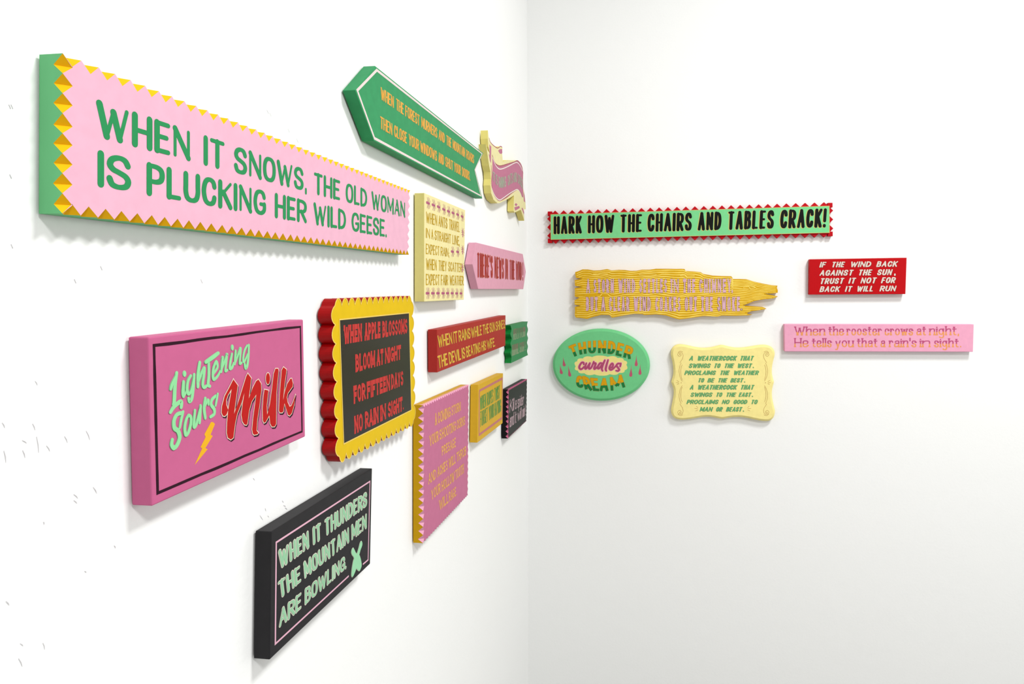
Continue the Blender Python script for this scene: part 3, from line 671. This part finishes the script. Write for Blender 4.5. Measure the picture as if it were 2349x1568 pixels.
# 14 ---- HARK sign on the back wall
Zh = zoom(1240, 440, 1590, 580, 2349)
TP = .0145; PRb = Plane('R', TP)
hk = sign('zigzag_sign', 'long mint sign with red zigzag border and black words, topmost on the back wall', 'sign', PR, (1583, 512))
g0 = [PR.uv(*q) for q in ((1263.1, 491.4), (1902.6, 472), (1903, 533.6), (1263.5, 549.5))]
zz = []
hgt = (g0[0]-g0[3]).length*.155
for s_, n in zip(range(4), (31, 3, 31, 3)):
    a, b = g0[s_], g0[(s_+1) % 4]; d = (b-a).normalized(); nn = Vector((-d.y, d.x))
    cen = (g0[0]+g0[2])/2
    if nn.dot(cen-a) > 0: nn = -nn
    zz.append(a-d*.0)
    for i in range(n):
        zz += [lerp(a, b, (i+.04)/n), lerp(a, b, (i+.5)/n)+nn*hgt, lerp(a, b, (i+.96)/n)]
hkr = paint('zigzag_red', (184, 4, 22), LIT_R)
mb = MB(); mb.prism(PR, zz, GAP, TP); mb.build('zigzag_board', hkr, hk, bevel=.0006)
for i, c in enumerate(g0):
    s1 = .0068; cx = c+Vector(((-.0035, .0035, .0035, -.0035)[i], (.003, .003, -.003, -.003)[i]))
    mb = MB(); mb.prism(PR, [cx+Vector((-s1, -s1)), cx+Vector((s1, -s1)), cx+Vector((s1, s1)), cx+Vector((-s1, s1))], .001, TP+.001); mb.build('corner_block', hkr, hk, bevel=.0006)
mb = MB(); mb.prism(PR, g0, TP-.002, T, 0, 1); mb.build('painted_face', [paint('hark_mint', (120, 208, 140), LIT_R), paint('hark_edge', (210, 190, 120), LIT_R)], hk)
strip(hk, PR, ID, [(1263.4, 491.8), (1902.3, 472.4), (1902.7, 533.2), (1263.8, 549.1)], .0012, paint('hark_line', (214, 196, 120), LIT_R), 'edge_line', True)
hb = paint('hark_black', (12, 14, 10), LIT_R)
sth = dict(W=.165, hz=.72, thin=.9, gap=.055)
line(hk, PR, ID, [(1270.5, 496.4), (1893.6, 478), (1890.7, 521.2), (1270.5, 536.6)], [('HARK', 1270, 1334.8), ('HOW', 1348.5, 1409), ('THE', 1421.6, 1473), ('CHAIRS', 1485, 1586.6), ('AND', 1600, 1654.2), ('TABLES', 1668, 1774.6), ('CRACK', 1788.6, 1884.7), ('!', 1887, 1894)], sth,
     [hb, paint('hark_shade', (206, 196, 110), LIT_R)], [(.01, (-.03, -.015), 1), (0, (0, 0), 0)])

# 15 ---- ragged plank sign
Zw = zoom(1300, 600, 1560, 740, 2349); Zw2 = zoom(1550, 600, 1800, 740, 2349)
def w2(x, y):
    p = Zw2(x, y); k = 260/2349; return ((p[0]-1300)/k, (p[1]-600)/k)
topl = [(175, 215), (240, 195), (330, 158), (440, 160), (560, 182), (690, 178), (840, 150), (930, 180), (1080, 168), (1210, 172), (1330, 190), (1440, 188), (1560, 165), (1720, 165), (1850, 145), (2050, 145), (2280, 148)] + [w2(*q) for q in ((120, 152), (190, 155), (215, 200), (400, 208), (540, 225), (590, 262), (800, 298), (1000, 308), (1200, 312), (1222, 345), (1225, 372), (1370, 372), (1520, 375), (1700, 430), (1900, 475), (2070, 505), (2195, 515))]
rightl = [w2(*q) for q in ((2180, 560), (2200, 610), (2200, 668), (2060, 685), (1910, 690), (2050, 715), (2210, 748), (2100, 790), (1900, 810), (1690, 845), (1600, 885), (1450, 945), (1600, 955), (1880, 975), (1960, 1015), (1800, 1045), (1640, 1062), (1540, 1100), (1560, 1130), (1660, 1138))]
botl = [w2(*q) for q in ((1560, 1155), (1300, 1165), (1000, 1160), (900, 1185), (600, 1170), (340, 1210), (200, 1228))] + [(2330, 1195), (2200, 1160), (2050, 1110), (1850, 1090), (1610, 1105), (1570, 1085), (1400, 1080), (1150, 1120), (940, 1160), (880, 1105), (720, 1100), (560, 1140), (420, 1185), (300, 1165), (185, 1155)]
leftl = [(165, 1100), (172, 1020), (170, 935), (290, 912), (165, 890), (160, 800), (265, 745), (165, 720), (170, 600), (165, 545), (320, 525), (172, 500), (165, 380), (325, 352), (190, 335), (180, 280)]
sw = sign('plank_sign', 'yellow ragged plank-shaped sign with carved wood grain on the back wall', 'sign', PR, (1545, 672))
ol = [PR.uv(*Zw(*q)) for q in topl+rightl+botl+leftl]
och = paint('plank_ochre', (212, 164, 22), LIT_R, grain=.05)
mb = MB(); mb.prism(PR, ol, GAP, T); mb.build('board', och, sw)
# carved grain: pale ridges that follow the plank's edges and swell around knots
tz = sorted(topl, key=lambda q: q[0]); bz = sorted(botl, key=lambda q: q[0])
def yat(c, x):
    for a, b in zip(c[:-1], c[1:]):
        if a[0] <= x <= b[0]: return a[1]+(b[1]-a[1])*(x-a[0])/max(b[0]-a[0], 1e-6)
    return c[0][1] if x < c[0][0] else c[-1][1]
def inside(x, y):
    poly = topl+rightl+botl+leftl; c = False; n = len(poly)
    for i in range(n):
        (x0, y0), (x1, y1) = poly[i], poly[i-1]
        if (y0 > y) != (y1 > y) and x < (x1-x0)*(y-y0)/(y1-y0)+x0: c = not c
    return c
knots = [(1680, 265, 240, 22), (600, 690, 400, 28), (2500, 560, 0, 0), (3780, 540, 160, 26), (2500, 290, 200, 18), (2330, 760, 180, 20), (700, 255, 200, 16)]
mb = MB(); NL = 21
xr = [170+i*40 for i in range(106)]
for k in range(NL):
    f = (k+.5)/NL; run = []; ph = random.uniform(0, 6.28); ph2 = random.uniform(0, 6.28)
    def flush(run):
        if len(run) > 2:
            n = len(run); wv = [.0024*(.55+.45*math.sin(math.pi*i/(n-1)))*(1+.25*math.sin(i*.7+ph)) for i in range(n)]
            mb.ribbon(PR, run, wv, LET)
    for x in xr:
        yt, yb = yat(tz, x)+10, yat(bz, x)-6
        if x > 3000: yt, yb = yt, lerp(yb, yat(bz, x)+0, 1)
        y = yt+(yb-yt)*f+7*math.sin(x*.0042+f*9)+5*math.sin(x*.011+ph*.3+f*5)
        for kx, ky, kw, kh in knots:
            if kw:
                g = math.exp(-((x-kx)/kw)**2); dy = y-ky
                y += (1 if dy >= 0 else -1)*kh*g*math.exp(-abs(dy)/60)
        if inside(x, y-9) and inside(x, y+9) and inside(x+14, y): run.append(PR.uv(*Zw(x, y)))
        else: flush(run); run = []
    flush(run)
for kx, ky, kw, kh in knots:
    if kw and kw < 250:
        mb.ribbon(PR, spline([PR.uv(*Zw(kx+kw*.75*math.cos(t), ky+kh*.75*math.sin(t))) for t in [2*math.pi*i/12 for i in range(12)]], True, 3), .001, LET+1e-5, closed=True)
mb.build('wood_grain', paint('grain_yellow', (252, 224, 108), LIT_R), sw)
plp = paint('plank_pink', (216, 172, 188), LIT_R); plo = paint('plank_outline', (118, 96, 62), LIT_R)
stw = dict(W=.10, hz=2.3, thin=.9, gap=.045, kmin=.1, serif=.025, caps='flat', sw=.24, only='IT')
LW = [(.020, (0, 0), 1), (-.010, (0, 0), 0)]
line(sw, PR, ID, [(1344, 639.8), (1679, 639), (1679, 671), (1344, 671.6)], [('A', 1344, 1354.4), ('STORM', 1361, 1409), ('WIND', 1417.5, 1458), ('SETTLES', 1465.5, 1531), ('IN', 1538, 1558), ('THE', 1566, 1595.4), ('CHIMNEY', 1603, 1678), (',', 1677, 1681)], stw, [plp, plo], LW)
line(sw, PR, ID, [(1344, 680.6), (1702, 680.2), (1702, 713.6), (1344, 713)], [('BUT', 1344, 1372), ('A', 1378.4, 1389.2), ('CLEAR', 1396.4, 1444.6), ('WIND', 1452.8, 1493.8), ('COAKES', 1502.4, 1562), ('OUT', 1570, 1599.6), ('THE', 1607.4, 1635.8), ('SMOKE', 1644.7, 1698), ('.', 1698.4, 1702.5)], stw, [plp, plo], LW)

# 16 ---- red wind sign
Zr = zoom(1840, 580, 2100, 690, 2349)
rd = sign('rectangular_sign', 'red board with four lines of white slanted capitals, back wall', 'sign', PR, (1968, 634))
mb = MB(); mb.prism(PR, [PR.uv(*q) for q in ((1857.5, 594.4), (2080, 590.7), (2077.1, 674.1), (1856.6, 675.4))], GAP, T)
mb.build('board', paint('wind_red', (184, 4, 14), LIT_R), rd, bevel=.0008)
wl_ = paint('wind_white', (216, 202, 190), LIT_R); wsh = paint('wind_shadow', (96, 6, 8), LIT_R)
str_ = dict(W=.25, hz=.75, thin=.8, gap=.1, slant=.3)
for y0, y1, y2, y3, ws in ((185, 165, 285, 300, [('IF', 352, 513), ('THE', 597, 900), ('WIND', 985, 1450), ('BACK', 1530, 1998)]),
                           (355, 332, 458, 474, [('AGAINST', 352, 1078), ('THE', 1150, 1465), ('SUN', 1543, 1885), (',', 1905, 1950)]),
                           (522, 498, 622, 645, [('TRUST', 355, 885), ('IT', 952, 1132), ('NOT', 1200, 1560), ('FOR', 1628, 1955)]),
                           (690, 674, 792, 810, [('BACK', 352, 803), ('IT', 880, 1055), ('WILL', 1118, 1500), ('RUN', 1597, 1965)])):
    line(rd, PR, Zr, [(355, y0), (1990, y1), (1990, y2), (355, y3)], ws, str_, [wl_, wsh], [(.01, (.045, -.04), 1), (0, (0, 0), 0)])

# 17 ---- oval thunder sign
Zo = zoom(1250, 740, 1510, 930, 2146)
ov = sign('oval_sign', 'mint green oval plaque with gold and green words about curdled cream, back wall', 'sign', PR, (1380, 836))
def ell(cx, cy, rx, ry, n=64, tilt=0.0): return [(cx+rx*math.cos(t)*math.cos(tilt)-ry*math.sin(t)*math.sin(tilt), cy+rx*math.cos(t)*math.sin(tilt)+ry*math.sin(t)*math.cos(tilt)) for t in [2*math.pi*i/n for i in range(n)]]
def plaque(parent, P, o_px, mat, bev, drop, Z):
    q = [P.uv(*Z(*c)) for c in o_px]; qi = inset(q, bev); mb = MB(); n = len(q)
    a = sum(q[i][0]*q[(i+1) % n][1]-q[(i+1) % n][0]*q[i][1] for i in range(n))
    if a < 0: q, qi = q[::-1], qi[::-1]
    z1 = -drop
    mb.poly([P.w(c, 0) for c in qi]); mb.poly([P.w(c, GAP-P.d) for c in q[::-1]])
    for i in range(n):
        k = (i+1) % n
        mb.poly([P.w(q[i], z1), P.w(q[k], z1), P.w(qi[k], 0), P.w(qi[i], 0)])
        mb.poly([P.w(q[i], GAP-P.d), P.w(q[k], GAP-P.d), P.w(q[k], z1), P.w(q[i], z1)])
    return mb.build('board', mat, parent)
plaque(ov, PR, ell(1067, 797, 922, 683, tilt=.02), paint('oval_mint', (112, 200, 136), LIT_R), .0075, .0055, Zo)
ogold = paint('oval_gold', (216, 160, 16), LIT_R); ogr = paint('oval_green', (24, 122, 62), LIT_R); ored = paint('oval_outline', (176, 100, 40), LIT_R); opale = paint('oval_pale', (206, 186, 130), LIT_R)
sto = dict(W=.21, hz=.85, thin=.95, gap=.11, caps='flat')
def oword(top, base, text, gaps):
    mb = MB(); cv = Curve(PR, Zo, top, base)
    s2 = dict(sto); word(mb, cv, text, 0, 1, s2, LET, 2, .018)
    s2['split'] = .42; word(mb, cv, text, 0, 1, s2, LET+2e-4, 0)
    mb.build('lettering', [ogold, ogr, ored], ov)
oword([(440, 450), (610, 385), (800, 348), (985, 334), (1170, 338), (1350, 364), (1510, 408), (1680, 475)], [(545, 648), (660, 606), (810, 580), (985, 572), (1160, 580), (1310, 606), (1450, 642), (1612, 690)], 'THUNDER', 0)
oword([(612, 1020), (690, 1000), (800, 1028), (950, 1050), (1120, 1045), (1270, 1022), (1440, 980)], [(600, 1200), (740, 1245), (870, 1278), (1000, 1290), (1110, 1294), (1290, 1280), (1525, 1215)], 'CREAM', 0)
mb = MB(); cl = []
for i in range(150):
    t = 2*math.pi*i/150; b = abs(math.sin(t*7+.3))**.8
    cl.append(PR.uv(*Zo(1062+(478+28*b)*math.copysign(abs(math.cos(t))**.8, math.cos(t)), 810+(165+26*b)*math.copysign(abs(math.sin(t))**.75, math.sin(t)))))
mb.flat(PR, cl, LET); mb.build('painted_cloud', paint('cloud_cream', (238, 222, 140), LIT_R), ov)
uo = (PR.uv(*Zo(0, 100))-PR.uv(*Zo(0, 0))).length/100
Zq = zoom(1315, 812, 1445, 866, 2349); uq = (PR.uv(*Zq(0, 100))-PR.uv(*Zq(0, 0))).length/100
script(ov, PR, Zq, uq, [(64, [(440, 420), (430, 345), (350, 350), (268, 470), (255, 560), (310, 618), (385, 590), (440, 520)]), (66, [(545, 370), (490, 540), (520, 600), (600, 510), (690, 365)]), (66, [(692, 370), (645, 550), (680, 600), (760, 530), (850, 320)]),
    (66, [(852, 310), (850, 375), (935, 385), (870, 560), (892, 610), (985, 530)]), (66, [(1195, 375), (1110, 375), (1010, 530), (1045, 590), (1110, 545), (1195, 415)]), (70, [(1310, 250), (1230, 430), (1185, 600), (1215, 685)]), (70, [(1442, 240), (1380, 450), (1345, 620), (1370, 685)]),
    (64, [(1540, 560), (1620, 525), (1655, 430), (1610, 385), (1540, 460), (1500, 580), (1560, 645), (1660, 595), (1780, 470)]), (60, [(1975, 375), (1945, 510)]), (64, [(1960, 390), (1860, 385), (1795, 460), (1860, 560), (1908, 640), (1855, 690), (1780, 675)])],
    [paint('curdle_purple', (176, 76, 112), LIT_R), paint('curdle_pale', (250, 190, 196), LIT_R)], 'script_word', e=LET+1e-4, edge=22)
dm = paint('drop_pink', (186, 88, 110), LIT_R)
for x0, y0, x1, y1 in ((345, 650, 368, 825), (285, 795, 315, 970), (440, 812, 475, 1018), (1732, 615, 1728, 822), (1803, 790, 1800, 985), (1636, 810, 1625, 1022)):
    mb = MB(); p = []
    L_ = y1-y0
    for t, r in ((0, 1), (.3, 6), (.55, 16), (.75, 27), (.88, 29), (.97, 18), (1, 6)): p.append((x0+(x1-x0)*t+r, y0+L_*t))
    for t, r in ((1, 6), (.97, 18), (.88, 29), (.75, 27), (.55, 16), (.3, 6), (0, 1)): p.append((x0+(x1-x0)*t-r, y0+L_*t))
    mb.flat(PR, [PR.uv(*Zo(*c)) for c in p], LET); mb.build('painted_drop', dm, ov)

# 18 ---- weathercock plaque
Zc = zoom(1520, 770, 1800, 980, 2091)
wc = sign('ornate_plaque', 'cream plaque with curvy ogee outline and green slanted words about a weathercock', 'plaque', PR, (1658, 878))
oc = [(150, 250), (190, 185), (260, 152), (340, 150), (440, 168), (560, 195), (700, 210), (830, 200), (930, 178), (1020, 160), (1120, 182), (1240, 205), (1370, 205), (1500, 188), (1640, 165), (1760, 158), (1860, 185), (1915, 250), (1925, 330), (1900, 430), (1880, 540), (1878, 640), (1895, 730), (1912, 790), (1895, 860), (1878, 960), (1885, 1080), (1910, 1200), (1930, 1300), (1905, 1400), (1840, 1455), (1740, 1462), (1620, 1445), (1480, 1415), (1350, 1395), (1220, 1395), (1100, 1412), (1020, 1425), (930, 1410), (820, 1390), (700, 1392), (560, 1415), (420, 1435), (300, 1438), (205, 1410), (155, 1340), (148, 1260), (170, 1140), (190, 1020), (190, 920), (165, 840), (150, 800), (165, 740), (185, 650), (182, 540), (165, 430), (145, 340)]
ocs = spline([Vector(c) for c in oc], True, 3)
plaque(wc, PR, ocs, paint('plaque_cream', (246, 230, 150), LIT_R), .0062, .0055, Zc)
wg = paint('weather_green', (100, 170, 112), LIT_R); wgs = paint('weather_edge', (150, 150, 90), LIT_R)
stc = dict(W=.24, hz=.75, thin=.85, gap=.08, slant=.35)
for y0, y1, ws in ((340, 422, [('A', 447, 540), ('WEATHERCOCK', 585, 1280), ('THAT', 1315, 1570)]), (470, 548, [('SWINGS', 440, 832), ('TO', 870, 1002), ('THE', 1046, 1232), ('WEST', 1270, 1540), ('.', 1542, 1568)]),
                   (592, 668, [('PROCLAIMS', 368, 922), ('THE', 972, 1157), ('WEATHER', 1205, 1657)]), (722, 796, [('TO', 597, 722), ('BE', 762, 897), ('THE', 937, 1117), ('BEST', 1155, 1392), ('.', 1393, 1418)]),
                   (838, 918, [('A', 458, 545), ('WEATHERCOCK', 590, 1285), ('THAT', 1325, 1577)]), (968, 1042, [('SWINGS', 470, 862), ('TO', 905, 1032), ('THE', 1075, 1267), ('EAST', 1297, 1527), ('.', 1528, 1552)]),
                   (1092, 1166, [('PROCLAIMS', 405, 967), ('NO', 1008, 1157), ('GOOD', 1203, 1462), ('TO', 1505, 1637)]), (1216, 1294, [('MAN', 628, 867), ('OR', 905, 1037), ('BEAST', 1080, 1372), ('.', 1373, 1398)])):
    line(wc, PR, Zc, [(440, y0), (1580, y0), (1580, y1), (440, y1)], ws, stc, [wg, wgs], [(.02, (.03, -.03), 1), (0, (0, 0), 0)])
br = paint('scroll_brown', (176, 128, 66), LIT_R)
def scroll(mirror, flip):
    f = lambda x, y: ((2080-x) if mirror else x, (1625-y) if flip else y)
    mb = MB()
    for pts in ([(300, 325), (285, 312), (300, 300), (318, 318), (305, 345), (275, 345), (258, 315), (285, 285), (330, 290), (352, 335), (340, 390), (315, 430), (298, 462)], [(318, 465), (295, 520), (282, 590), (290, 670), (310, 730), (335, 775)], [(335, 495), (318, 540), (310, 610), (318, 690), (335, 750)], [(262, 285), (300, 262), (345, 275)]):
        mb.ribbon(PR, spline([PR.uv(*Zc(*f(*c))) for c in pts], k=4), .0009, LET)
    mb.build('scroll_ornament', br, wc)
for a in (0, 1):
    for b in (0, 1): scroll(a, b)
for a in (0, 1):
    f = lambda x, y: ((2080-x) if a else x, y)
    mb = MB()
    for p in (((280, 785), (245, 762)), ((275, 802), (232, 800)), ((280, 818), (248, 832))): mb.ribbon(PR, [PR.uv(*Zc(*f(*c))) for c in p], .0009, LET)
    mb.disk(PR, PR.uv(*Zc(*f(318, 803))), .0012, .0012, LET); mb.build('painted_rays', br, wc)
    g = lambda x, y: ((2060-x) if a else x, y)
    mb = MB()
    for p in (((605, 1228), (578, 1205)), ((600, 1246), (545, 1240)), ((605, 1268), (565, 1285))): mb.ribbon(PR, [PR.uv(*Zc(*g(*c))) for c in p], .0009, LET)
    mb.build('painted_rays', br, wc)

# 19 ---- rooster sign
Zn = zoom(1790, 730, 2240, 830, 2349)
rs = sign('rectangular_sign', 'long light pink board with purple and orange slab letters, rightmost sign', 'sign', PR, (2016, 775))
mb = MB(); mb.prism(PR, [PR.uv(*q) for q in ((1799.2, 743), (2234, 743.4), (2232.1, 806.6), (1800, 805.7))], GAP, T)
mb.build('board', paint('rooster_pink', (232, 164, 190), LIT_R), rs, bevel=.0012)
rt = [paint('rooster_purple', (184, 80, 120), LIT_R), paint('rooster_orange', (228, 152, 88), LIT_R)]
stn = dict(W=.135, hz=.8, gap=.015, serif=.05, caps='flat', sw=.12, split=.33, kmin=.2, xh=.7)
line(rs, PR, Zn, [(165, 97), (2145, 92), (2145, 200), (165, 203)], [('When', 165, 542), ('the', 570, 767), ('rooster', 790, 1219), ('crows', 1245, 1594), ('at', 1625, 1749), ('night', 1778, 2115), (',', 2118, 2142)], stn, rt)
line(rs, PR, Zn, [(163, 235), (2168, 238), (2168, 344), (163, 342)], [('He', 163, 342), ('tells', 373, 619), ('you', 652, 884), ('that', 912, 1167), ('a', 1195, 1260), ("rain's", 1297, 1634), ('in', 1665, 1800), ('sight', 1838, 2140), ('.', 2145, 2168)], stn, rt)

for o in bpy.data.objects:
    if '_org' in o: del o['_org']
